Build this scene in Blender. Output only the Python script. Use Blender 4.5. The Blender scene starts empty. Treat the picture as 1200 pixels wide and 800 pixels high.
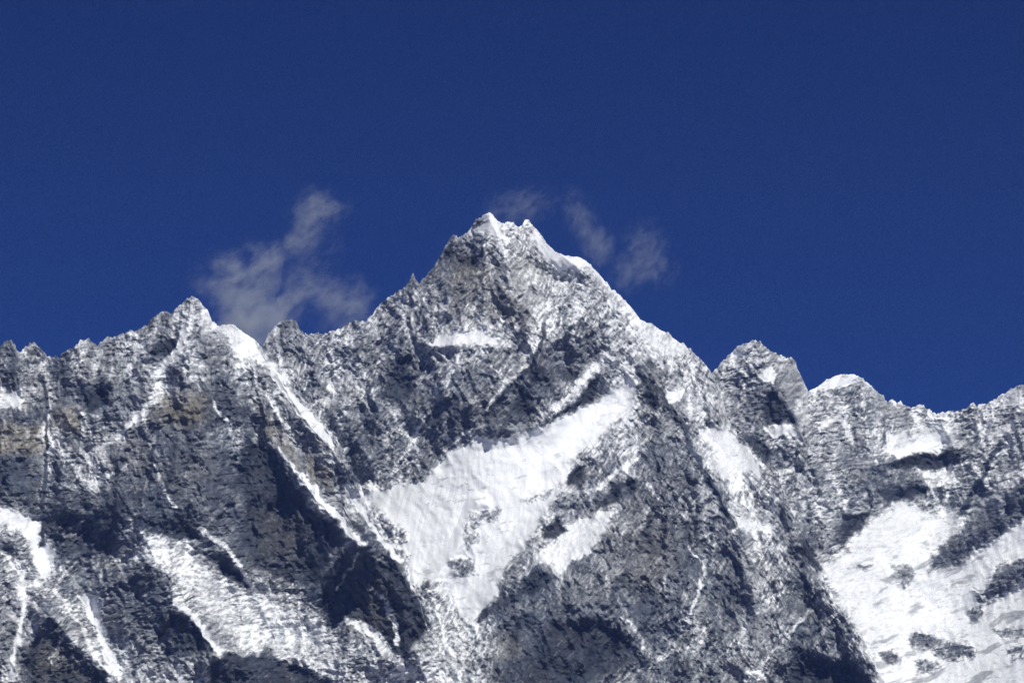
import bpy, math
import numpy as np

sc = bpy.context.scene
C = sc.collection
R = math.radians

# ------------------------------------------------------------------ camera
HFOV, PITCH, EYE = R(20.0), R(10.2), 1.7
F = 600.0 / math.tan(HFOV / 2)          # focal length in image pixels
cam_d = bpy.data.cameras.new("camera")
cam = bpy.data.objects.new("camera", cam_d)
C.objects.link(cam)
cam.location = (0, 0, EYE)
cam.rotation_euler = (R(90) + PITCH, 0, 0)
cam_d.sensor_width = 36
cam_d.lens = 18 / math.tan(HFOV / 2)
cam_d.clip_start, cam_d.clip_end = 0.5, 120000
sc.camera = cam

# ------------------------------------------------------------------ sky and sun
SUN_EL, SUN_AZ = R(56), R(34)           # azimuth measured from behind the camera towards the right
sx, sy, sz = math.sin(SUN_AZ) * math.cos(SUN_EL), -math.cos(SUN_AZ) * math.cos(SUN_EL), math.sin(SUN_EL)
w = bpy.data.worlds.new("World")
sc.world = w
w.use_nodes = True
wn, wl = w.node_tree.nodes, w.node_tree.links
bg = wn["Background"]
sky = wn.new("ShaderNodeTexSky")
sky.sky_type = 'NISHITA'
sky.sun_disc = False
sky.sun_elevation = SUN_EL
sky.sun_rotation = math.atan2(sx, sy)
sky.altitude = 7000
sky.air_density, sky.dust_density, sky.ozone_density = 1.0, 0.0, 4.0
mul = wn.new("ShaderNodeMix")
mul.data_type, mul.blend_type = 'RGBA', 'MULTIPLY'
mul.inputs['Factor'].default_value = 1
mul.inputs['B'].default_value = (.155, .325, .83, 1)     # thin, dry high-altitude air
wl.new(sky.outputs[0], mul.inputs['A'])
wl.new(mul.outputs['Result'], bg.inputs[0])
bg.inputs[1].default_value = 0.05

sd = bpy.data.lights.new("sun", 'SUN')
sd.energy, sd.angle, sd.color = 4.1, R(0.53), (1.0, 0.98, 0.955)
sun = bpy.data.objects.new("sun", sd)
C.objects.link(sun)
from mathutils import Vector
sun.rotation_euler = Vector((sx, sy, sz)).to_track_quat('Z', 'Y').to_euler()
sun.location = (2000, -2000, 5000)

vs = sc.view_settings
vs.view_transform, vs.look, vs.gamma, vs.use_curve_mapping = 'Standard', 'None', 1.0, False
vs.exposure = 0.0
sc.render.engine = 'CYCLES'
sc.cycles.max_bounces = 5
sc.cycles.volume_bounces = 1
sc.cycles.use_denoising = True
sc.cycles.denoiser = 'OPENIMAGEDENOISE'
sc.cycles.denoising_input_passes = 'RGB_ALBEDO_NORMAL'
sc.cycles.denoising_prefilter = 'NONE'


# ------------------------------------------------------------------ helpers
def tag(o, label=None, cat=None, group=None, kind=None):
    if label: o['label'] = label
    if cat: o['category'] = cat
    if group: o['group'] = group
    if kind: o['kind'] = kind
    return o


def grads(seed):
    g = np.random.RandomState(seed)
    a = g.rand(256) * 2 * np.pi
    return g.permutation(256), np.cos(a), np.sin(a)


_G = {}
def pn(x, y, seed=0):                      # gradient noise, about -0.7 .. 0.7
    if seed not in _G: _G[seed] = grads(seed)
    P, gx, gy = _G[seed]
    xi, yi = np.floor(x).astype(np.int64), np.floor(y).astype(np.int64)
    fx, fy = x - xi, y - yi
    u = fx * fx * fx * (fx * (fx * 6 - 15) + 10)
    v = fy * fy * fy * (fy * (fy * 6 - 15) + 10)
    def g(i, j):
        h = P[(P[(xi + i) & 255] + yi + j) & 255]
        return gx[h] * (fx - i) + gy[h] * (fy - j)
    a = g(0, 0); b = g(1, 0); c = g(0, 1); d = g(1, 1)
    return (a + u * (b - a)) * (1 - v) + (c + u * (d - c)) * v


def fbm(x, y, lam, octs, seed, gain=0.5):
    t, a = 0, 1.0
    for k in range(octs):
        t = t + a * pn(x / lam * 2 ** k + 17.3 * k, y / lam * 2 ** k - 9.1 * k, seed + k)
        a *= gain
    return t


def ridged(x, y, lam, octs, seed, gain=0.5):    # sharp crests up, 0..1-ish, zero mean
    t, a, n = 0, 1.0, 0
    for k in range(octs):
        t = t + a * (1 - 2.2 * np.abs(pn(x / lam * 2 ** k + 5.3 * k, y / lam * 2 ** k + 3.7 * k, seed + k)))
        n += a * 0.5; a *= gain
    return t - n


def rot(x, y, deg, sa, sp):    # coordinates along / across a grain running up to the right by deg
    c, s = math.cos(R(deg)), math.sin(R(deg))
    return (x * c - y * s) / sa, (x * s + y * c) / sp


def sstep(a, b, x):
    t = np.clip((x - a) / (b - a), 0, 1)
    return t * t * (3 - 2 * t)


# image pixel grid the maps are drawn on: columns across, rows down
RX0, RY0, RW, RH = -60, 230, 1320, 620
GX, GY = np.meshgrid(np.arange(RX0, RX0 + RW, dtype=np.float64), np.arange(RY0, RY0 + RH, dtype=np.float64))


def crop(pts, m):
    p = np.array(pts, float)
    x0, x1 = int(max(p[:, 0].min() - m - RX0, 0)), int(min(p[:, 0].max() + m - RX0 + 1, RW))
    y0, y1 = int(max(p[:, 1].min() - m - RY0, 0)), int(min(p[:, 1].max() + m - RY0 + 1, RH))
    return slice(y0, max(y1, y0)), slice(x0, max(x1, x0))


def segdist(X, Y, a, b):
    dx, dy = b[0] - a[0], b[1] - a[1]
    L = dx * dx + dy * dy + 1e-9
    t = np.clip(((X - a[0]) * dx + (Y - a[1]) * dy) / L, 0, 1)
    return np.hypot(X - a[0] - t * dx, Y - a[1] - t * dy), t


def poly_sd(X, Y, pts):          # negative inside
    d = np.full(X.shape, 1e9); ins = np.zeros(X.shape, bool)
    n = len(pts)
    for i in range(n):
        a, b = pts[i], pts[(i + 1) % n]
        d = np.minimum(d, segdist(X, Y, a, b)[0])
        if a[1] != b[1]:
            c = ((a[1] > Y) != (b[1] > Y)) & (X < (b[0] - a[0]) * (Y - a[1]) / (b[1] - a[1]) + a[0])
            ins ^= c
    return np.where(ins, -d, d)


def line_d(X, Y, pts, sided=False):           # distance to a polyline and 0..1 position along it
    d = np.full(X.shape, 1e9); s = np.zeros(X.shape); sd_ = np.zeros(X.shape)
    n = len(pts) - 1
    for i in range(n):
        a, b = pts[i], pts[i + 1]
        di, t = segdist(X, Y, a, b)
        if sided:
            sd_ = np.where(di < d, ((X - a[0]) * (b[1] - a[1]) - (Y - a[1]) * (b[0] - a[0])) * (1 if b[1] >= a[1] else -1), sd_)
        s = np.where(di < d, (i + t) / n, s)
        d = np.minimum(d, di)
    return (d, s, sd_) if sided else (d, s)


def P(s):                        # "x,y x,y ..." -> list of points
    return [tuple(float(v) for v in q.split(',')) for q in s.split()]


def bil(A, px, py):
    x = np.clip(px - RX0, 0, RW - 1.001); y = np.clip(py - RY0, 0, RH - 1.001)
    i, j = x.astype(int), y.astype(int)
    fx, fy = x - i, y - j
    return (A[j, i] * (1 - fx) + A[j, i + 1] * fx) * (1 - fy) + (A[j + 1, i] * (1 - fx) + A[j + 1, i + 1] * fx) * fy


# ------------------------------------------------------------------ snow cover, with patches of shade set as low cover
COVER_TONE = {
250: "666666666666666666666688786666666666666666666666",
275: "666666666666666666666467789966666666666666666666",
300: "666666666666666666664355677896666666666666666666",
325: "666666666666666666665444677779666666666666666666",
350: "666666657776666666656564586778996666666666666666",
375: "666666746689957766557786576567886666666666666666",
400: "466656738559656665467774655477886686666666666666",
425: "364566674557675666355446534668368676558887777777",
450: "866424574435575655345555446589477764466556777678",
475: "435555643333457544653343368988547654466745567665",
500: "446457433554455634554344899977546875656546796475",
525: "335564432434344645554689999665445896455355334556",
550: "235563444433154445648999997455454787554533446466",
575: "434352323433327679999999985564344577465535554454",
600: "872321531422222555899879975864333477545479969546",
625: "484223585452223442799899767634344546645699984698",
650: "557445778643422434399697554344443536648999799966",
675: "666434448765753224488896323443345336737999999768",
700: "465783336678875212457893444443234336534899899898",
725: "464565433668888542235674332234346345634498578888",
750: "543667652467578866366664323333546566534378665898",
775: "542337667632147867774553222344444456423259998999"}
grid = np.array([[int(c) / 10 for c in COVER_TONE[k][:48].ljust(48, '6')] for k in sorted(COVER_TONE)])
gx = np.clip((GX - 12.5) / 25, 0, 46.999); gy = np.clip((GY - 262.5) / 25, 0, 20.999)
i, j = gx.astype(int), gy.astype(int)
fx, fy = sstep(0, 1, gx - i), sstep(0, 1, gy - j)
cov = (grid[j, i] * (1 - fx) + grid[j, i + 1] * fx) * (1 - fy) + (grid[j + 1, i] * (1 - fx) + grid[j + 1, i + 1] * fx) * fy
cov = 0.5 + (cov - 0.5) * 1.05

FIELDS = [   # cover, edge softness, outline
 (.74, 9, "470,680 520,705 560,725 575,735 555,770 535,820 500,820 495,760 505,735"),
 (.99, 5, "424,567 450,572 500,560 515,540 530,528 560,513 572,516 600,514 640,500 680,478 712,462 745,448 738,475 712,500 690,522 668,545 655,565 648,590 632,605 620,630 600,655 585,680 575,712 555,728 540,722 530,690 510,690 485,688 478,665 470,640 455,610 440,590"),
 (.62, 4, "552,600 588,597 585,609 556,612"), (.6, 4, "545,615 562,612 560,635 548,640"), (.5, 4, "528,655 552,655 557,672 535,675"),
 (.6, 4, "484,690 505,681 522,682 500,692"), (.6, 3, "612,586 648,572 640,582 615,590"), (.6, 4, "455,615 480,622 478,632 462,634"), (.6, 4, "462,648 482,650 482,656 466,656"),
 (.94, 6, "963,662 985,655 1000,632 1022,610 1045,592 1062,588 1085,598 1095,608 1120,600 1135,596 1130,612 1110,635 1095,655 1110,664 1140,645 1170,622 1200,605 1260,590 1260,850 1050,850 1025,770 1005,735 985,700"),
 (.27, 6, "1090,667 1112,664 1135,650 1165,632 1200,606 1235,590 1235,560 1200,562 1165,588 1140,610 1118,632 1093,652"),
 (.36, 6, "1141,692 1150,706 1165,704 1185,690 1230,670 1230,648 1200,653 1172,664 1160,672 1162,690"),
 (.42, 4, "1064,748 1075,740 1100,748 1120,752 1145,765 1140,772 1105,770 1090,760 1068,758"), (.4, 3, "1032,763 1045,762 1055,773 1040,776"),
 (.6, 4, "1045,662 1070,664 1072,675 1055,690 1048,675"), (.5, 3, "1000,661 1020,660 1015,668 1000,667"), (.55, 4, "1070,775 1105,776 1100,785 1075,786"),
 (.5, 4, "1165,735 1195,737 1200,745 1175,745"), (.5, 4, "1180,762 1200,755 1200,768 1185,770"), (.5, 4, "1135,715 1150,712 1148,725 1135,730"),
 (.93, 2, "662,612 690,605 720,597 712,618 698,635 688,650 675,655 655,678 648,675 640,660 625,655 640,640 655,632"),
 (.93, 2.5, "500,402 520,390 560,388 585,395 582,405 545,406"),
 (.97, 2, "262,386 285,385 300,400 310,414 325,435 345,460 370,490 395,520 390,524 368,508 350,485 335,465 318,440 305,425 285,415 275,408"),
 (.9, 2, "312,458 322,468 335,490 330,491 318,474"),
 (.96, 3, "0,595 25,600 45,615 60,640 68,650 55,672 50,680 42,665 35,640 20,615 -40,605 -40,590"),
 (.96, 2, "88,693 108,700 117,725 125,750 140,780 142,798 130,787 115,745 100,715"),
 (.80, 6, "160,618 180,622 200,635 230,640 215,655 240,665 270,680 300,700 310,720 340,730 375,735 390,760 380,770 350,765 330,775 315,760 290,760 270,745 250,725 225,700 200,670 185,650 170,640"),
 (.9, 3, "150,655 170,645 185,660 178,668 165,662"),
 (.93, 4, "815,500 850,505 865,510 880,530 897,545 890,560 870,550 850,560 840,540 825,515"), (.95, 2, "780,455 802,458 797,472 785,473"), (.9, 3, "860,598 880,610 912,610 905,624 880,622 866,614"),
 (.92, 2, "895,498 932,499 940,510 905,513"), (.95, 2.5, "1040,504 1060,505 1065,516 1100,507 1112,520 1100,529 1050,536 1035,526"), (.85, 3, "1070,550 1120,548 1125,560 1110,570"),
 (.9, 3, "1158,512 1165,502 1190,495 1182,510"), (.95, 2, "888,440 900,430 913,437 905,447 893,446"), (.93, 2, "858,412 868,406 885,398 880,408 872,414 860,416"), (.95, 3, "950,458 965,445 985,437 1003,437 1000,446 985,452 965,456"),
 (.97, 2.5, "622,262 640,285 655,298 690,304 678,313 662,320 650,314 635,297"), (.96, 2, "556,264 572,250 583,262 592,285 575,278"), (.9, 4, "745,372 775,392 805,408 812,420 790,415 765,405 750,390"),
 (.95, 3, "0,462 20,462 28,470 22,480 -40,480 -40,462"), (.85, 3, "100,562 118,565 114,582"), (.9, 2, "690,622 705,615 700,630"),
 (.92, 2, "255,384 268,380 282,387 285,400 270,400"), (.92, 3, "175,440 195,415 207,398 214,380 222,385 214,402 205,420 190,438"),
 # bare cliffs, and shaded patches painted as low cover
 (.13, 4, "290,515 310,520 330,540 345,570 370,600 395,620 405,635 385,650 375,680 355,685 335,680 300,665 285,640 290,600 278,560"),
 (.11, 3, "415,637 430,650 462,662 480,685 490,700 500,735 490,750 475,775 450,765 425,735 405,730 385,738 375,715 375,690 395,652"),
 (.04, 4, "110,600 140,588 140,620 125,650 118,640"), (.22, 5, "48,610 70,600 110,605 105,640 80,650 65,640"), (.08, 3, "195,608 230,618 235,632 200,630 170,620 150,605"),
 (.07, 4, "250,775 270,765 285,770 305,765 330,775 350,780 385,800 385,850 245,850"), (.2, 4, "55,720 70,735 85,755 100,770 125,800 125,850 30,850 25,780 40,745"),
 (.30, 5, "115,680 150,656 180,660 192,675 185,705 170,720 150,710 120,700"), (.12, 4, "200,718 222,722 245,750 252,765 215,765 200,745"),
 (.06, 2, "174,413 188,398 205,396 206,408 192,416"), (.05, 4, "95,455 130,455 125,470 105,485 100,470"), (.1, 3, "240,650 265,652 280,668 292,685 275,680 255,665"),
 (.08, 4, "465,420 480,415 476,438 490,440 480,460 467,475 455,455 460,435"), (.26, 6, "505,470 545,466 545,485 515,496 500,486"), (.05, 3, "615,435 640,430 640,445 625,450"),
 (.1, 4, "600,465 612,455 625,470 620,490 600,485"), (.1, 3, "655,432 680,432 678,445 660,447"), (.08, 3, "675,472 690,447 702,443 692,468 672,482 640,496 645,488"), (.1, 3, "543,300 560,302 558,313 543,311"),
 (.06, 4, "665,555 680,545 685,560 668,572"), (.13, 5, "720,565 745,560 740,580 700,600 695,590"), (.22, 5, "748,440 768,450 770,480 752,478"),
 (.12, 9, "650,730 700,725 740,750 745,770 680,800 680,850 620,850 610,770 640,745"), (.03, 3, "612,680 630,660 645,680 620,700"), (.08, 3, "635,620 655,603 665,622 640,632"), (.06, 3, "758,602 764,600 763,640 758,642"),
 (.13, 4, "890,480 905,455 920,465 935,497 900,496"), (.12, 4, "865,510 885,505 905,535 900,545 882,527"), (.12, 4, "1040,545 1080,530 1130,525 1125,545 1060,550"), (.10, 5, "1030,578 1070,565 1088,574 1050,590"),
 (.18, 4, "985,600 1000,602 1030,600 1000,630 985,640"), (.3, 4, "1035,505 1040,515 1032,520 1030,510"), (.1, 5, "930,760 960,770 1000,780 1022,805 1040,850 930,850"), (.2, 3, "938,620 950,640 962,668 955,672 940,650"),
 (.47, 3, "925,420 933,426 945,455 944,468 925,455 920,440"), (.15, 3, "410,605 420,615 435,630 425,634 412,620"), (.1, 2, "555,262 562,258 570,258 560,263"), (.1, 2, "528,285 532,284 532,300 520,304"),
]
STREAKS = [  # cover, half width, line
 (.98, 3.6, "355,558 372,578 390,597 412,625 425,637"), (.95, 2.6, "405,570 425,600 455,640 468,655"), (.85, 1.3, "325,522 340,542 355,562"), (.9, 3, "25,660 28,690 26,720 22,750 10,795"), (.85, 2, "-20,640 0,645 12,655 24,676"),
 (.9, 3, "208,704 235,730 258,767"), (.85, 2.2, "235,620 260,640 285,664 298,692"), (.85, 5, "410,728 440,745 455,765 480,787"), (.9, 2, "716,338 732,353"), (.9, 2.5, "735,362 750,375 775,390"),
 (.85, 4, "655,478 675,455 690,440 715,410 740,390"), (.8, 2.5, "572,478 590,452 605,440 622,418 640,395"), (.75, 4, "632,345 636,370 632,395"), (.72, 3, "52,425 56,470 54,520 50,600"), (.8, 2, "60,490 70,515 82,545"), (.75, 1.6, "85,465 100,490 108,515"),
 (.85, 3.5, "130,518 150,497 165,478 187,461"), (.75, 1.4, "180,545 192,570 206,592"), (.7, 2, "118,558 135,552 150,546"), (.85, 4, "150,432 162,412 168,400"), (.85, 2.2, "810,640 825,655 829,668 822,690 812,712 803,732"), (.7, 1.8, "803,735 815,748 800,772"),
 (.75, 2, "880,790 900,770 925,745 945,720 965,700"), (.7, 2, "60,775 75,745 95,735"), (.85, 2.5, "65,690 80,710 100,745 130,790"), (.75, 1.8, "430,690 450,700 460,730 465,755"), (.7, 1.5, "395,690 410,665 420,648"),
 (.8, 2, "50,580 60,520"), (.1, 2, "50,440 55,490 52,560 49,640"), (.8, 2, "250,470 262,490 270,510"), (.1, 2.5, "640,380 636,400 625,425 600,455 575,478"), (.8, 2, "215,430 235,455"), (.15, 3, "745,432 765,450 785,478 800,500 812,530 835,570 858,615"),
 (.8, 2.5, "960,500 980,490 992,500 1000,520"), (.8, 3, "1120,610 1135,585 1150,560 1165,530"), (.75, 3, "1100,560 1115,575 1105,600"), (.15, 3, "1128,600 1148,565 1160,540 1172,520"),
 (.8, 1.6, "455,565 470,535 490,505 505,480"), (.75, 1.4, "520,530 545,505 552,508"), (.75, 1.2, "470,537 492,544"), (.85, 2, "690,575 712,562 735,545 745,535"), (.85, 2, "730,535 745,520"), (.75, 1.6, "755,560 765,575 775,585"), (.7, 1.5, "730,725 745,740 770,775 790,760"),
 (.12, 3.5, "560,725 585,705 605,700"), (.1, 5, "600,745 620,722"), (.75, 2, "487,790 495,770 507,750"),
]
cliff_shade = np.zeros_like(GX)     # shade of the cliff patches, painted into the rock colour
hollow = np.zeros_like(GX)       # the bare cliffs are alcoves and steep walls cut back into the mountain
for c, soft, s in FIELDS:
    p = P(s); sl = crop(p, 3 * soft + 8)
    sdf = poly_sd(GX[sl], GY[sl], p)
    k = sstep(soft, -soft, sdf)
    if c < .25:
        cliff_shade[sl] = np.maximum(cliff_shade[sl], sstep(soft, -soft, sdf))
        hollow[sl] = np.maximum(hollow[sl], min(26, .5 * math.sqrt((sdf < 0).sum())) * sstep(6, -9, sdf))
    cov[sl] = cov[sl] * (1 - k) + c * k
for c, hw, s in STREAKS:
    p = P(s); sl = crop(p, 3 * hw + 4)
    d, _ = line_d(GX[sl], GY[sl], p)
    k = sstep(hw * 1.8 + .4, hw * .5, d)
    cov[sl] = cov[sl] * (1 - k) + c * k

def blur(A, sg):
    k = np.exp(-.5 * (np.arange(-3 * sg, 3 * sg + 1) / sg) ** 2); k /= k.sum()
    for ax in (0, 1):
        Q = np.pad(A, [(3 * sg, 3 * sg) if a == ax else (0, 0) for a in (0, 1)], mode='edge')
        A = sum(kk * np.take(Q, np.arange(q, q + A.shape[ax]), axis=ax) for q, kk in enumerate(k))
    return A
deep = blur(sstep(.7, .92, cov), 9)

cov = cov + .09 * sstep(870, 960, GX) * sstep(640, 590, GY) * sstep(.9, .7, cov) * sstep(.15, .35, cov)
cov = cov - .045 * sstep(.85, .65, cov) - .05 * sstep(360, 300, GX) * sstep(620, 560, GY) * sstep(.85, .65, cov)

# warm, banded limestone in the walls; elsewhere dark gneiss
warm = np.zeros_like(GX)
for c, soft, s in [(1, 8, "-60,500 55,495 55,530 -60,535"), (.9, 6, "62,478 92,475 95,505 62,510"), (.8, 12, "175,455 245,458 240,490 215,505 172,495"), (.7, 8, "300,470 345,515 360,560 330,530 305,500"), (.7, 8, "355,530 385,545 395,585 360,560"),
                   (.6, 10, "410,690 450,685 450,730 425,730"), (.5, 15, "300,600 360,610 350,650 300,650"), (.5, 15, "40,730 90,760 110,800 40,800"), (.2, 20, "120,500 250,500 290,560 120,560"), (.5, 10, "570,740 610,740 610,770 575,775"), (.4, 25, "690,590 760,590 790,680 700,700"),
                   (.5, 15, "530,290 640,300 640,390 520,390")]:
    p = P(s); sl = crop(p, 3 * soft)
    k = sstep(soft, -soft, poly_sd(GX[sl], GY[sl], p))
    warm[sl] = np.maximum(warm[sl], c * k)


# ------------------------------------------------------------------ mountains
def rays(px, py):
    x, y = (px - 600) / F, (400 - py) / F
    return x, math.cos(PITCH) - y * math.sin(PITCH), math.sin(PITCH) + y * math.cos(PITCH)


def world(px, py, Y):
    rx, ry, rz = rays(px, py)
    t = Y / ry
    return rx * t, Y, EYE + rz * t


def mountain(name, crest, depth, slope, ridges, grain, seed, label, terrace=4, step=0.75):
    cp = np.array(P(crest)); dp = np.array(P(depth))
    x0, x1 = cp[0, 0], cp[-1, 0]
    fine = np.arange(max(x0, -30), min(x1, 1230) + .01, step)
    left = np.arange(max(x0, -30) - 4, x0 - .01, -4)[::-1] if x0 < -30 else np.array([])
    right = np.arange(fine[-1] + 4, x1 + .01, 4) if x1 > 1230 else np.array([])
    cx = np.concatenate([left, fine, right]); n = len(cx)
    cy = np.interp(cx, cp[:, 0], cp[:, 1])
    spiky = ridged(cx, cx * 0 + seed, 9, 3, seed + 90, .6)
    soft_top = 1 - .6 * sstep(.75, .93, bil(cov, cx, cy + 4))
    cy = cy - (2.5 * spiky + 1.8 * np.maximum(ridged(cx, cx * 0 + 3 + seed, 4.5, 2, seed + 97, .7), 0) + 0.8 * pn(cx / 2.3, cx * 0 + .5, seed + 99)) * soft_top
    cd = np.interp(cx, dp[:, 0], dp[:, 1])
    m = int((850 - cp[:, 1].min()) / step)
    v = np.linspace(0, 1, m)[:, None]
    bot = np.maximum(850, cy + 8)
    px = np.repeat(cx[None, :], m, 0)
    py = cy[None, :] + v * (bot - cy)[None, :]
    below = py - cy[None, :]
    ker = np.exp(-.5 * (np.arange(-90, 91) / 32.0) ** 2); ker /= ker.sum()
    cs = np.convolve(np.pad(np.interp(cx, cp[:, 0], cp[:, 1]), 90, mode='reflect', reflect_type='odd'), ker, 'valid')
    # large relief: hand-placed ribs and couloirs
    A = np.zeros_like(GX)
    for h0, h1, wd, s in ridges:
        p = P(s); sl = crop(p, wd * 1.05)
        d, t, side = line_d(GX[sl], GY[sl], p, True)
        if h0 + h1 > 0:       # ribs: abrupt on their left flank, easing off on the right
            q = np.clip(1 - d / np.where(side < 0, wd * .75, wd), 0, 1)
            q = np.where(side < 0, q, q ** 1.4)
        else:
            q = np.clip(1 - d / wd, 0, 1)
            q = q * q * (3 - 2 * q)
        A[sl] += (h0 + (h1 - h0) * t) * q * .85
    A = A - hollow
    wx = px + 5 * fbm(px, py, 30, 2, seed + 60) + .6 * pn(px / 5, py / 5, seed + 62)
    wy = py + 5 * fbm(px, py, 30, 2, seed + 61) + .6 * pn(px / 5, py / 5, seed + 63)
    c = bil(cov, wx + 4 * fbm(px, py, 13, 3, seed + 64, .6), wy + 4 * fbm(px, py, 13, 3, seed + 65, .6))
    csm = sstep(.72, .95, c)                       # deep snow: smooth ground
    rock = 1 - csm
    dp_ = bil(deep, px, py)
    # craggy relief in metres towards the valley
    r1 = 30 * fbm(px, py, 95, 2, seed + 1) + 30 * ridged(wx + .25 * wy, wy * .42, 40, 2, seed + 3, .5) + 14 * ridged(wx - .3 * wy, wy * .5, 24, 2, seed + 6, .5)
    r1 = r1 * (0.45 + 0.55 * sstep(0, 60, below)) * (1 - .85 * dp_)
    fine_r = 0
    for wgt, deg, st in grain(px, py):
        ax, ay = rot(wx, wy, deg, st, 1)
        fine_r = fine_r + wgt * (9 * ridged(ax, ay, 20, 2, seed + 11) + 6.5 * ridged(ax + 7, ay, 8, 2, seed + 15, .6) + 4.2 * fbm(ax, ay, 4.2, 2, seed + 19, .6))
    iso = 6 * ridged(px, py, 14, 2, seed + 21) + 3.4 * fbm(px, py, 5, 3, seed + 24, .65)
    st_w = .5 + .9 * fbm(px, py, 60, 2, seed + 30)
    lay = (py + .10 * px + 6 * fbm(px, py, 40, 2, seed + 31)) / 11
    terr = terrace * np.clip(st_w, 0, 1) * (lay - np.floor(lay) - .5)
    r2 = (fine_r * .9 + iso + terr) * (.05 + .95 * np.minimum(rock, 1.15 - dp_)) * (0.65 + 0.35 * sstep(0, 7, below))
    flx, fly = rot(px + 6 * fbm(px, py, 60, 1, seed + 82), py, 78, 7, 1)
    r2 = r2 + dp_ * (1.1 * ridged(flx, fly, 6.5, 2, seed + 83) + .8 * fbm(px, py, 12, 2, seed + 84))
    rel = bil(A, px + 2.5 * fbm(px, py, 14, 2, seed + 66), py + 2.5 * fbm(px, py, 14, 2, seed + 67)) + r1 + r2
    # snow lies where the ground is gentler than its surroundings, in hollows, and in wind-drawn streaks
    row = np.maximum(np.gradient(py, axis=0), .05)
    ledge = np.gradient(r2 + .4 * r1, axis=0) / row
    def z(a): return (a - a.mean()) / (a.std() + 1e-9)
    bx, by = wx + 13 * fbm(px, py, 100, 2, seed + 90), wy + 13 * fbm(px, py, 100, 2, seed + 91)
    streak = 0
    for wgt, deg, st in grain(px, py):
        ax, ay = rot(bx, by, deg, st * 1.2, 1)
        streak = streak + wgt * (fbm(ax, ay, 3.8, 2, seed + 41, .8))
    lines = 0
    for wgt, deg, st in grain(px, py):
        ax, ay = rot(bx, by, deg, st * 1.9, 1)
        lines = lines + wgt * np.maximum(ridged(ax, ay, 6, 2, seed + 51, .8), 0) ** 2
    hair = 0
    for k_, (wgt, deg, st) in enumerate(grain(px, py)):
        for dd in (-7, 9):
            ax, ay = rot(px + .4 * (wx - px), py + .4 * (wy - py), deg + dd, 9, 1)
            hair = hair + np.minimum(wgt * 2, 1) * sstep(.40, .50, ridged(ax + 31 * k_, ay, 15, 1, seed + 150 + k_ * 2 + dd)) * sstep(.0, .3, fbm(px, py, 40, 2, seed + 170 + k_ + dd))
    blk = fbm(wx, wy, 26, 3, seed + 45, .6)
    f = z(.06 * (1 + terrace) * np.clip(z(ledge), -2, 2) + .75 * z(streak) + .7 * np.clip(z(lines), -1, 3) + .4 * z(blk) + .4 * z(fbm(px, py, 2.6, 2, seed + 48)) + .9 * hair)
    # readings are seen brightness, shade included; squaring gives the snow amount
    amp = (.17 * sstep(1.02, .74, c) * (.62 + .38 * sstep(.3, .6, c)) + .015) * np.clip(1 + .75 * fbm(px, py, 45, 2, seed + 92), .5, 1.4)
    # long snow-filled runnels and bare cracks following the ribs
    for dg, k_ in ((66, 0), (-62, 1), (84, 2)):
        ax, ay = rot(bx, by, dg, 5.5, 1)
        rn = ridged(ax, ay, 30, 2, seed + 120 + k_ * 5, .45)
        c = c + (.20 * sstep(.30, .48, rn) - .16 * sstep(-.62, -.95, rn)) * sstep(.95, .7, c) * sstep(.08, .3, c) * sstep(.0, .25, fbm(px, py, 70, 2, seed + 140 + k_))
    snow = np.clip(c + .03 - .14 * (1 - c) + amp * np.clip(f, -2.4, 2.8), 0.02, 1) ** 2.0
    ax, ay = rot(px, py, 6, 2.6, 1)
    pep = fbm(ax, ay, 7, 3, seed + 86, .7) + .7 * fbm(px, py, 50, 2, seed + 87)
    snow = snow * (1 - .38 * sstep(.36, .85, pep))
    # slanting rock bands breaking the surface of the right-hand snow slope
    ax, ay = rot(bx, by, 24, 4, 1)
    snow = snow * (1 - .55 * sstep(.2, .5, fbm(ax, ay, 17, 4, seed + 181, .62)) * sstep(980, 1040, px) * sstep(600, 660, py))
    # rock colour: value variation in blocks, bands in the walls, painted cliff shade
    wm = bil(warm, wx, wy)
    band = pn(px / 60, (py + .06 * px) / 3.2, seed + 70) + .6 * pn(px / 30, (py + .06 * px) / 1.7, seed + 71)
    val = .066 * np.exp(.5 * fbm(px, py, 26, 3, seed + 72, .6) + .55 * fbm(wx, wy, 6, 3, seed + 76, .8) + band * (.22 + .35 * wm)) * (1 + .9 * wm) * (1 - .38 * bil(cliff_shade, wx, wy))
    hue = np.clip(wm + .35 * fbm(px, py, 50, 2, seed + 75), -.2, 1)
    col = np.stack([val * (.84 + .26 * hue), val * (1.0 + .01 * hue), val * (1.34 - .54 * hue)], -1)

    dz = (py - cs[None, :]) * (cd / F)[None, :]
    sl_ = np.interp(cx, [a for a, b in slope], [b for a, b in slope])
    cd = np.convolve(np.pad(cd, 90, mode='reflect', reflect_type='odd'), ker, 'valid')
    Y = cd[None, :] - dz / np.tan(np.radians(sl_))[None, :] - rel
    X, Yw, Z = world(px, py, Y)
    V = np.stack([X, Yw + 0 * X, Z], -1)
    # the far side falls away behind the crest; the foot runs out to the valley floor
    nb, nf = 26, 8
    s = (np.linspace(0, 1, nb + 1)[1:] ** 1.6)[::-1][:, None]
    top = V[0]
    L = (top[:, 2] + 20)[None, :]
    rough = 1 + .25 * fbm(px[:1].repeat(nb, 0), s * 300 + 0 * px[:1], 40, 3, seed + 80)
    back = np.stack([top[None, :, 0] + 0 * s, top[None, :, 1] + s * L * .55 * rough, top[None, :, 2] - s * L], -1)
    low = V[-1]
    tf = np.linspace(0, 1, nf + 1)[1:][:, None]
    Lf = (low[:, 2] + 20)[None, :]
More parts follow.
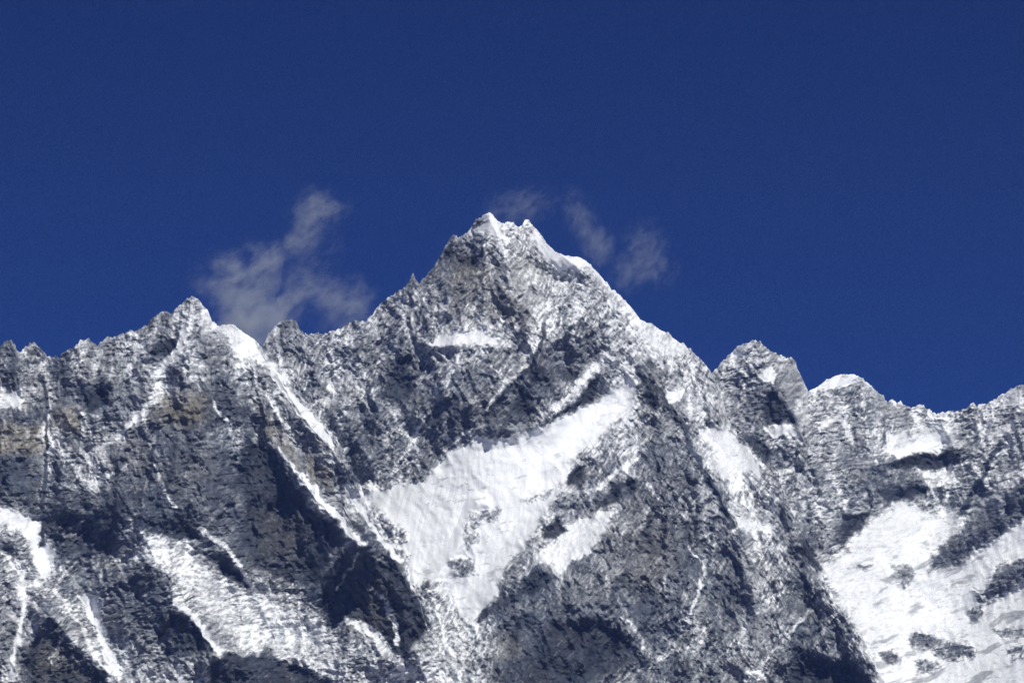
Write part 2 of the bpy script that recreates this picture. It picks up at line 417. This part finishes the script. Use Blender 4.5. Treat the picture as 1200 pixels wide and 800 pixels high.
    foot = np.stack([low[None, :, 0] + 0 * tf, low[None, :, 1] - tf * Lf * 1.5, low[None, :, 2] - tf * Lf], -1)
    V = np.concatenate([back, V, foot], 0)
    def ext(a): return np.concatenate([np.repeat(a[:1], nb, 0), a, np.repeat(a[-1:], nf, 0)], 0)
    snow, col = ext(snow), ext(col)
    M = V.shape[0]
    idx = np.arange(M * n).reshape(M, n)
    q = np.stack([idx[:-1, :-1], idx[1:, :-1], idx[1:, 1:], idx[:-1, 1:]], -1).reshape(-1, 4)
    me = bpy.data.meshes.new(name)
    me.vertices.add(M * n); me.vertices.foreach_set("co", V.reshape(-1).astype(np.float32))
    me.loops.add(q.size); me.loops.foreach_set("vertex_index", q.reshape(-1).astype(np.int32))
    me.polygons.add(len(q)); me.polygons.foreach_set("loop_start", np.arange(0, q.size, 4, dtype=np.int32))
    me.polygons.foreach_set("use_smooth", np.ones(len(q), bool))
    me.update(calc_edges=True)
    a = me.attributes.new("snow", 'FLOAT', 'POINT'); a.data.foreach_set("value", snow.reshape(-1).astype(np.float32))
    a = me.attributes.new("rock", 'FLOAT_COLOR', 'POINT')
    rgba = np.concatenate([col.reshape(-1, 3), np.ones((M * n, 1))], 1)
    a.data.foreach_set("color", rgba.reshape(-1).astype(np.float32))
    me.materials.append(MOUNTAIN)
    o = bpy.data.objects.new(name, me)
    C.objects.link(o)
    tag(o, label, 'mountain', kind='structure')
    return o


def mountain_material():
    m = bpy.data.materials.new("snowy rock"); m.use_nodes = True
    N, L = m.node_tree.nodes, m.node_tree.links
    b = N["Principled BSDF"]
    sa = N.new("ShaderNodeAttribute"); sa.attribute_name = "snow"
    ra = N.new("ShaderNodeAttribute"); ra.attribute_name = "rock"
    geo = N.new("ShaderNodeNewGeometry")
    nz = N.new("ShaderNodeTexNoise"); nz.inputs['Scale'].default_value = .35; nz.inputs['Detail'].default_value = 3
    nz.inputs['Roughness'].default_value = .65
    L.new(geo.outputs['Position'], nz.inputs['Vector'])
    # grainy thinning of the snow, none where it lies deep
    g = N.new("ShaderNodeMath"); g.operation = 'MULTIPLY_ADD'; L.new(nz.outputs['Fac'], g.inputs[0]); g.inputs[1].default_value = 1.6; g.inputs[2].default_value = -.8
    om = N.new("ShaderNodeMath"); om.operation = 'SUBTRACT'; om.inputs[0].default_value = 1; L.new(sa.outputs['Fac'], om.inputs[1])
    gm = N.new("ShaderNodeMath"); gm.operation = 'MULTIPLY'; L.new(g.outputs[0], gm.inputs[0]); L.new(om.outputs[0], gm.inputs[1])
    g1 = N.new("ShaderNodeMath"); g1.operation = 'ADD'; L.new(gm.outputs[0], g1.inputs[0]); g1.inputs[1].default_value = 1
    mr = N.new("ShaderNodeMath"); mr.operation = 'MULTIPLY'; mr.use_clamp = True
    L.new(sa.outputs['Fac'], mr.inputs[0]); L.new(g1.outputs[0], mr.inputs[1])
    mix = N.new("ShaderNodeMix"); mix.data_type = 'RGBA'
    L.new(mr.outputs[0], mix.inputs['Factor'])
    hv = N.new("ShaderNodeMix"); hv.data_type = 'RGBA'; hv.blend_type = 'MULTIPLY'; hv.inputs['Factor'].default_value = .7
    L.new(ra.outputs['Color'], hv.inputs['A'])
    cr = N.new("ShaderNodeMapRange"); cr.inputs['From Min'].default_value = .3; cr.inputs['From Max'].default_value = .7
    cr.inputs['To Min'].default_value = .5; cr.inputs['To Max'].default_value = 1.5; cr.clamp = False
    L.new(nz.outputs['Fac'], cr.inputs['Value'])
    L.new(cr.outputs[0], hv.inputs['B'])
    L.new(hv.outputs['Result'], mix.inputs['A'])
    mix.inputs['B'].default_value = (.84, .87, .915, 1)
    L.new(mix.outputs['Result'], b.inputs['Base Color'])
    b.inputs['Roughness'].default_value = .85
    b.inputs['Specular IOR Level'].default_value = .15
    bp = N.new("ShaderNodeBump"); bp.inputs['Strength'].default_value = .35; bp.inputs['Distance'].default_value = 1.5
    inv = N.new("ShaderNodeMath"); inv.operation = 'SUBTRACT'; inv.inputs[0].default_value = .45
    sc_ = N.new("ShaderNodeMath"); sc_.operation = 'MULTIPLY'; L.new(sa.outputs['Fac'], sc_.inputs[0]); sc_.inputs[1].default_value = .38
    L.new(sc_.outputs[0], inv.inputs[1]); L.new(inv.outputs[0], bp.inputs['Strength'])
    L.new(nz.outputs['Fac'], bp.inputs['Height']); L.new(bp.outputs[0], b.inputs['Normal'])
    return m


MOUNTAIN = mountain_material()

mountain("mountain",
    "740,520 790,480 836,437 845,425 858,412 864,406 872,403 880,400 885,398 892,402 897,408 903,413 913,416 923,418 932,423 934,430 938,440 943,450 947,459 950,457 958,455 968,445 985,439 1002,438 1010,444 1020,452 1033,462 1038,470 1045,468 1050,473 1056,470 1062,477 1070,476 1082,476 1087,480 1097,486 1100,484 1115,483 1128,480 1138,474 1145,475 1160,472 1175,462 1190,453 1200,452 1220,455 1260,440 1330,432 1420,470 1560,500",
    "740,8760 836,8720 890,8720 935,8745 960,8780 1000,8850 1090,9050 1200,8900 1330,8700 1560,8700", [(700, 56), (1000, 56), (1100, 55), (1600, 55)],
    [(35, 30, 25, "1062,477 1050,520 1028,560"), (30, 30, 25, "1100,486 1122,530 1145,560"), (30, 30, 22, "960,447 940,510 965,580"), (12, 25, 20, "925,420 918,460 935,500"), (30, 30, 20, "1003,440 1008,480 1020,520"), (18, 20, 12, "875,402 868,430 872,460"), (70, 40, 45, "890,400 900,440 935,500 960,560 985,620"), (50, 30, 40, "985,440 960,490 975,520 1000,580"), (-50, -50, 110, "1080,560 1060,650 1040,780"), (80, 60, 45, "1230,540 1180,590 1130,630 1092,665"), (50, 30, 30, "1240,640 1190,668 1150,698"), (35, 20, 30, "1138,476 1150,520 1120,580"), (40, 20, 18, "1025,545 1080,532 1135,530"), (40, 30, 18, "1020,575 1060,562 1095,570"), (25, 15, 25, "1195,455 1190,500 1160,560")],
    lambda x, y: [(.6, 12, 1.8), (.4, 60, 1.7)], 300,
    "snow-draped mountain cirque with a blunt shoulder peak right of the tallest peak")

mountain("mountain",
    "215,470 270,440 300,420 310,402 315,392 318,388 325,381 332,377 341,376 348,379 351,387 358,393 361,395 371,391 377,393 384,390 392,388 400,385 407,382 412,379 417,375 421,378 427,378 431,375 437,370 440,364 446,358 452,353 460,347 470,341 475,338 480,330 482,325 484,320 487,328 491,333 495,329 500,323 506,316 512,308 518,298 522,290 527,280 529,278 533,277 537,280 541,278 545,275 550,272 554,264 558,259 562,256 568,252 573,249 578,253 583,259 587,262 592,262 598,260 602,263 608,268 612,265 614,260 619,259 624,264 630,271 636,278 640,285 645,290 651,296 660,299 670,301 680,302 686,306 692,311 697,317 703,324 710,331 718,340 726,346 732,353 740,361 747,370 750,375 757,378 763,379 770,384 776,389 783,390 788,396 795,401 802,403 808,409 815,416 822,424 830,433 835,440 842,452 848,472 852,490 865,510 882,530 897,547 911,558 922,588 933,603 941,617 945,639 958,665 971,691 990,721 1009,744 1024,774 1037,800 1055,830 1075,860",
    "215,8500 340,8350 480,8250 573,8200 640,8180 750,8120 835,8050 900,7900 960,7650 1040,7300 1080,7200", [(200, 58), (560, 58), (700, 56), (850, 58), (1080, 58)],
    [(30, 30, 15, "498,405 540,405 584,403"), (30, 40, 26, "430,378 420,430 400,480 430,540"), (30, 40, 28, "520,330 500,380 508,420 522,455"), (35, 30, 24, "640,440 600,500 560,505"), (30, 45, 28, "770,520 780,600 810,690 800,800"), (30, 45, 28, "740,600 720,680 740,760 720,820"), (25, 25, 20, "690,305 680,350 650,400"), (60, 30, 50, "573,252 590,300 610,350 640,395 620,420 590,455 570,480"), (50, 40, 40, "640,285 700,330 740,385 700,430 670,465 640,495"), (10, 165, 75, "745,425 765,455 800,500 828,549 862,616 882,670 885,730 870,820"), (5, 85, 45, "745,430 735,490 690,530 660,580 640,620 610,670 575,720 545,800"), (70, 60, 60, "740,560 720,640 690,700 650,740 600,820"), (-110, -130, 120, "690,490 640,540 590,610 550,700"), (40, 30, 35, "835,440 850,490 890,545 925,600 955,665 1000,740 1037,800"), (40, 30, 28, "485,325 480,380 465,430 440,500 430,560"), (35, 20, 35, "540,340 530,400 540,470"), (-40, -40, 30, "655,330 650,380 660,430"), (35, 50, 30, "960,690 920,740 890,790"), (30, 30, 20, "560,590 545,630 500,690"), (30, 30, 22, "650,545 680,530 720,490")],
    lambda x, y: [(.62, 56, 2.3), (.38 * sstep(600, 760, x), -48, 2.0), (.38 * sstep(760, 600, x), -30, 1.5)], 100,
    "tallest snow-dusted rock mountain with a twin-pointed summit above a hanging snow bowl", 1.5)

mountain("mountain",
    "-420,430 -300,400 -200,420 -120,395 -60,412 -20,404 0,407 4,403 8,400 13,400 18,405 20,412 24,413 28,409 34,405 38,401 42,401 44,407 50,412 55,418 62,421 65,418 69,420 73,415 80,411 85,408 90,404 95,400 99,401 103,397 106,401 111,403 114,406 120,401 127,395 132,397 138,395 143,393 148,390 155,388 158,391 165,386 172,382 178,375 184,368 190,366 196,367 200,369 206,362 213,357 219,352 227,347 233,353 238,358 243,364 247,372 251,378 254,383 258,382 268,380 274,381 280,386 287,391 295,396 300,400 307,408 315,415 332,435 345,455 360,472 375,492 390,510 402,530 410,550 420,562 426,580 432,595 441,607 452,625 460,642 472,662 480,680 486,692 492,705 498,727 505,742 508,750 517,765 525,785 532,802 545,830 560,860",
    "-420,7900 -60,7800 60,7850 227,7750 270,7860 312,7900 430,7480 480,7320 530,7150 560,7080", [(-400, 57), (230, 57), (330, 58), (560, 57)],
    [(35, 40, 26, "115,403 100,450 112,500 125,560 118,620"), (35, 45, 28, "180,375 165,430 176,480 165,540 150,590"), (35, 45, 28, "255,385 262,440 285,500 300,560 312,610"), (30, 40, 24, "205,430 225,480 245,540 238,600"), (30, 30, 22, "345,610 330,650 345,680"), (60, 50, 45, "227,350 215,400 240,450 225,500 200,560 190,610"), (90, 100, 55, "160,615 185,660 212,710 258,770 290,830"), (70, 60, 40, "232,620 262,642 290,670 310,720"), (110, 120, 60, "55,718 45,760 30,830"), (60, 50, 30, "55,718 90,755 140,800"), (110, 100, 55, "425,637 440,665 470,700 480,760"), (60, 60, 35, "423,637 395,660 376,700"), (70, 90, 45, "262,770 300,790 320,830"), (-90, -60, 70, "240,650 290,700 350,745"), (-60, -50, 26, "60,425 54,500 50,600"), (-80, -60, 40, "100,640 85,690 130,780"), (-60, -60, 30, "40,620 55,660 28,720 10,800"), (50, 40, 30, "310,415 355,490 400,540 440,610 500,735"), (50, 40, 28, "296,432 321,523 376,590 421,641"), (40, 40, 30, "90,410 75,470 90,540 75,640"), (45, 40, 30, "15,405 25,460 10,540"), (40, 30, 26, "150,395 130,450 150,510 140,600"), (-40, -60, 40, "300,560 330,620 370,690")],
    lambda x, y: [(.5 + 0 * x, 4, 1.9), (.35 * sstep(620, 560, y), 72, 1.8), (.35 * sstep(620, 560, y), -58, 1.8), (.6 * sstep(560, 620, y), 34, 2.0)], 200,
    "rocky mountain with banded cliffs and a sharp snow-tipped point left of the tallest peak")

# ------------------------------------------------------------------ valley floor
def ground():
    xs = np.linspace(-12000, 12000, 161); ys = np.linspace(-4000, 10700, 121)
    X, Y = np.meshgrid(xs, ys)
    Z = 40 * fbm(X, Y, 2500, 4, 501) * sstep(200, 1500, np.hypot(X, Y))
    V = np.stack([X, Y, Z], -1).reshape(-1, 3)
    n = len(xs); idx = np.arange(X.size).reshape(X.shape)
    q = np.stack([idx[:-1, :-1], idx[:-1, 1:], idx[1:, 1:], idx[1:, :-1]], -1).reshape(-1, 4)
    me = bpy.data.meshes.new("ground"); me.from_pydata(V.tolist(), [], q.tolist())
    m = bpy.data.materials.new("moraine"); m.use_nodes = True
    N, L = m.node_tree.nodes, m.node_tree.links
    nz = N.new("ShaderNodeTexNoise"); nz.inputs['Scale'].default_value = .01; nz.inputs['Detail'].default_value = 8
    geo = N.new("ShaderNodeNewGeometry"); L.new(geo.outputs['Position'], nz.inputs['Vector'])
    cr = N.new("ShaderNodeValToRGB")
    cr.color_ramp.elements[0].color = (.09, .08, .065, 1); cr.color_ramp.elements[0].position = .35
    cr.color_ramp.elements[1].color = (.24, .22, .19, 1); cr.color_ramp.elements[1].position = .65
    L.new(nz.outputs['Fac'], cr.inputs[0]); L.new(cr.outputs[0], N["Principled BSDF"].inputs['Base Color'])
    N["Principled BSDF"].inputs['Roughness'].default_value = .95
    me.materials.append(m)
    o = bpy.data.objects.new("ground", me); C.objects.link(o)
    tag(o, "stony moraine valley floor below the mountains", "ground", kind='structure')
ground()

# ------------------------------------------------------------------ air
def haze():
    x, y0, y1, z0, z1 = 12100, -4100, 10800, -120, 2450
    v = [(a, b, c) for a in (-x, x) for b in (y0, y1) for c in (z0, z1)]
    f = [(0, 1, 3, 2), (4, 6, 7, 5), (0, 4, 5, 1), (2, 3, 7, 6), (0, 2, 6, 4), (1, 5, 7, 3)]
    me = bpy.data.meshes.new("haze"); me.from_pydata(v, [], f)
    o = bpy.data.objects.new("haze", me); C.objects.link(o)
    m = bpy.data.materials.new("air"); m.use_nodes = True
    N, L = m.node_tree.nodes, m.node_tree.links
    N.clear()
    out = N.new("ShaderNodeOutputMaterial"); vol = N.new("ShaderNodeVolumePrincipled")
    vol.inputs['Color'].default_value = (.20, .36, 1, 1)
    vol.inputs['Absorption Color'].default_value = (1, 1, 1, 1)
    vol.inputs['Density'].default_value = 1.15e-5
    L.new(vol.outputs[0], out.inputs['Volume'])
    me.materials.append(m)
    tag(o, "thin blue mountain air between the viewer and the peaks", "haze", kind='stuff')
haze()

# ------------------------------------------------------------------ clouds
def cloud(blobs, Yc, amp, lam, grain, label, seed, thick=150):
    pts = []
    for bx, by, ra, rb, ang, wt in blobs:
        X, Y, Z = world(np.float64(bx), np.float64(by), Yc)
        s = Yc / F
        pts.append((X, Z, ra * s, rb * s, R(ang), wt))
    mnx = min(p[0] - max(p[2], p[3]) for p in pts); mxx = max(p[0] + max(p[2], p[3]) for p in pts)
    mnz = min(p[1] - max(p[2], p[3]) for p in pts); mxz = max(p[1] + max(p[2], p[3]) for p in pts)
    cx, cz = (mnx + mxx) / 2, (mnz + mxz) / 2
    hx, hz = (mxx - mnx) / 2 + lam * .6, (mxz - mnz) / 2 + lam * .6
    v = [(x * hx, y * thick, z * hz) for x in (-1, 1) for y in (-1, 1) for z in (-1, 1)]
    f = [(0, 1, 3, 2), (4, 6, 7, 5), (0, 4, 5, 1), (2, 3, 7, 6), (0, 2, 6, 4), (1, 5, 7, 3)]
    me = bpy.data.meshes.new("cloud"); me.from_pydata(v, [], f)
    o = bpy.data.objects.new("cloud", me); C.objects.link(o); o.location = (cx, Yc, cz)
    m = bpy.data.materials.new("wispy cloud"); m.use_nodes = True
    N, L = m.node_tree.nodes, m.node_tree.links
    N.clear()
    out = N.new("ShaderNodeOutputMaterial"); vol = N.new("ShaderNodeVolumePrincipled")
    vol.inputs['Color'].default_value = (.94, 1, 1, 1)
    vol.inputs['Anisotropy'].default_value = 0.0
    L.new(vol.outputs[0], out.inputs['Volume'])
    tc = N.new("ShaderNodeTexCoord")
    def vm(op, a, b=None):
        n = N.new("ShaderNodeVectorMath"); n.operation = op
        L.new(a, n.inputs[0])
        if b is not None:
            if isinstance(b, tuple): n.inputs[1].default_value = b
            else: L.new(b, n.inputs[1])
        return n
    def mt(op, a, b, c=None, clamp=False):
        n = N.new("ShaderNodeMath"); n.operation = op; n.use_clamp = clamp
        for k, q in enumerate((a, b, c)):
            if q is None: continue
            if isinstance(q, (int, float)): n.inputs[k].default_value = q
            else: L.new(q, n.inputs[k])
        return n.outputs[0]
    # drifting, torn shape: warp the position before the blobs are read
    wz = N.new("ShaderNodeTexNoise"); wz.inputs['Scale'].default_value = 1 / (lam * 1.3); wz.inputs['Detail'].default_value = 3
    sh = vm('ADD', tc.outputs['Object'], (seed * 311.0, seed * 177.0, seed * 93.0))
    L.new(sh.outputs[0], wz.inputs['Vector'])
    wv = vm('SUBTRACT', wz.outputs['Color'], (.5, .5, .5))
    ws = vm('MULTIPLY', wv.outputs[0], (lam * 1.0, lam * .6, lam * 1.0))
    pos = vm('ADD', tc.outputs['Object'], ws.outputs[0]).outputs[0]
    tot = None
    for X, Z, ra, rb, ang, wt in pts:
        mp = N.new("ShaderNodeMapping"); mp.vector_type = 'TEXTURE'
        mp.inputs['Location'].default_value = (X - cx, 0, Z - cz)
        mp.inputs['Rotation'].default_value = (0, -ang, 0)
        mp.inputs['Scale'].default_value = (ra, thick * .9, rb)
        L.new(pos, mp.inputs['Vector'])
        ln = vm('LENGTH', mp.outputs[0]).outputs['Value']
        q = mt('SUBTRACT', 1.0, ln, clamp=True)
        q = mt('MULTIPLY', q, wt)
        tot = q if tot is None else mt('ADD', tot, q)
    mp = N.new("ShaderNodeMapping"); mp.vector_type = 'TEXTURE'
    mp.inputs['Rotation'].default_value = (0, -R(grain), 0); mp.inputs['Scale'].default_value = (lam * 1.15, lam, lam * .7)
    L.new(vm('ADD', sh.outputs[0], ws.outputs[0]).outputs[0], mp.inputs['Vector'])
    nz = N.new("ShaderNodeTexNoise"); nz.inputs['Scale'].default_value = 1.0; nz.inputs['Detail'].default_value = 8; nz.inputs['Roughness'].default_value = .66
    L.new(mp.outputs[0], nz.inputs['Vector'])
    fr = mt('MULTIPLY_ADD', nz.outputs['Fac'], 6.2, -3.2)
    den = mt('MULTIPLY', mt('MULTIPLY', mt('MAXIMUM', mt('ADD', mt('MULTIPLY', tot, 1.1), fr), 0.0), mt('MINIMUM', mt('MULTIPLY', tot, 2.2), 1.0)), amp)
    L.new(den, vol.inputs['Density'])
    me.materials.append(m)
    tag(o, label, "cloud", "thin clouds drifting behind the summits")
    return o


CY = 11300
cloud([(275, 322, 62, 46, 20, .85), (325, 300, 60, 30, 38, .6), (360, 255, 30, 50, -20, .65), (388, 245, 30, 34, 0, .5), (320, 355, 110, 46, 10, .8), (292, 388, 60, 56, 0, 1.7), (372, 305, 36, 50, -10, .3)],
      CY, .0034, 85, 38, "largest wispy white cloud plume rising behind the left peak", 1)
cloud([(404, 360, 52, 48, 20, .95)], CY + 900, .0024, 70, 30, "small faint cloud puff over the low saddle left of the tallest summit", 2)
cloud([(608, 243, 60, 34, 15, .9)], CY + 900, .0014, 60, 35, "faintest cloud veil just above the twin summit points", 3)
cloud([(682, 258, 26, 52, 25, .9), (703, 283, 28, 20, 10, .9), (703, 300, 24, 18, 10, .9)], CY, .0016, 48, 70, "narrow upright cloud wisp right of the tallest summit", 4)
cloud([(755, 292, 36, 46, 0, .9), (735, 322, 36, 30, 40, .8), (772, 318, 34, 30, 0, .6)], CY + 1800, .0015, 55, 60, "curled cloud wisp farthest right above the descending snow ridge", 5)
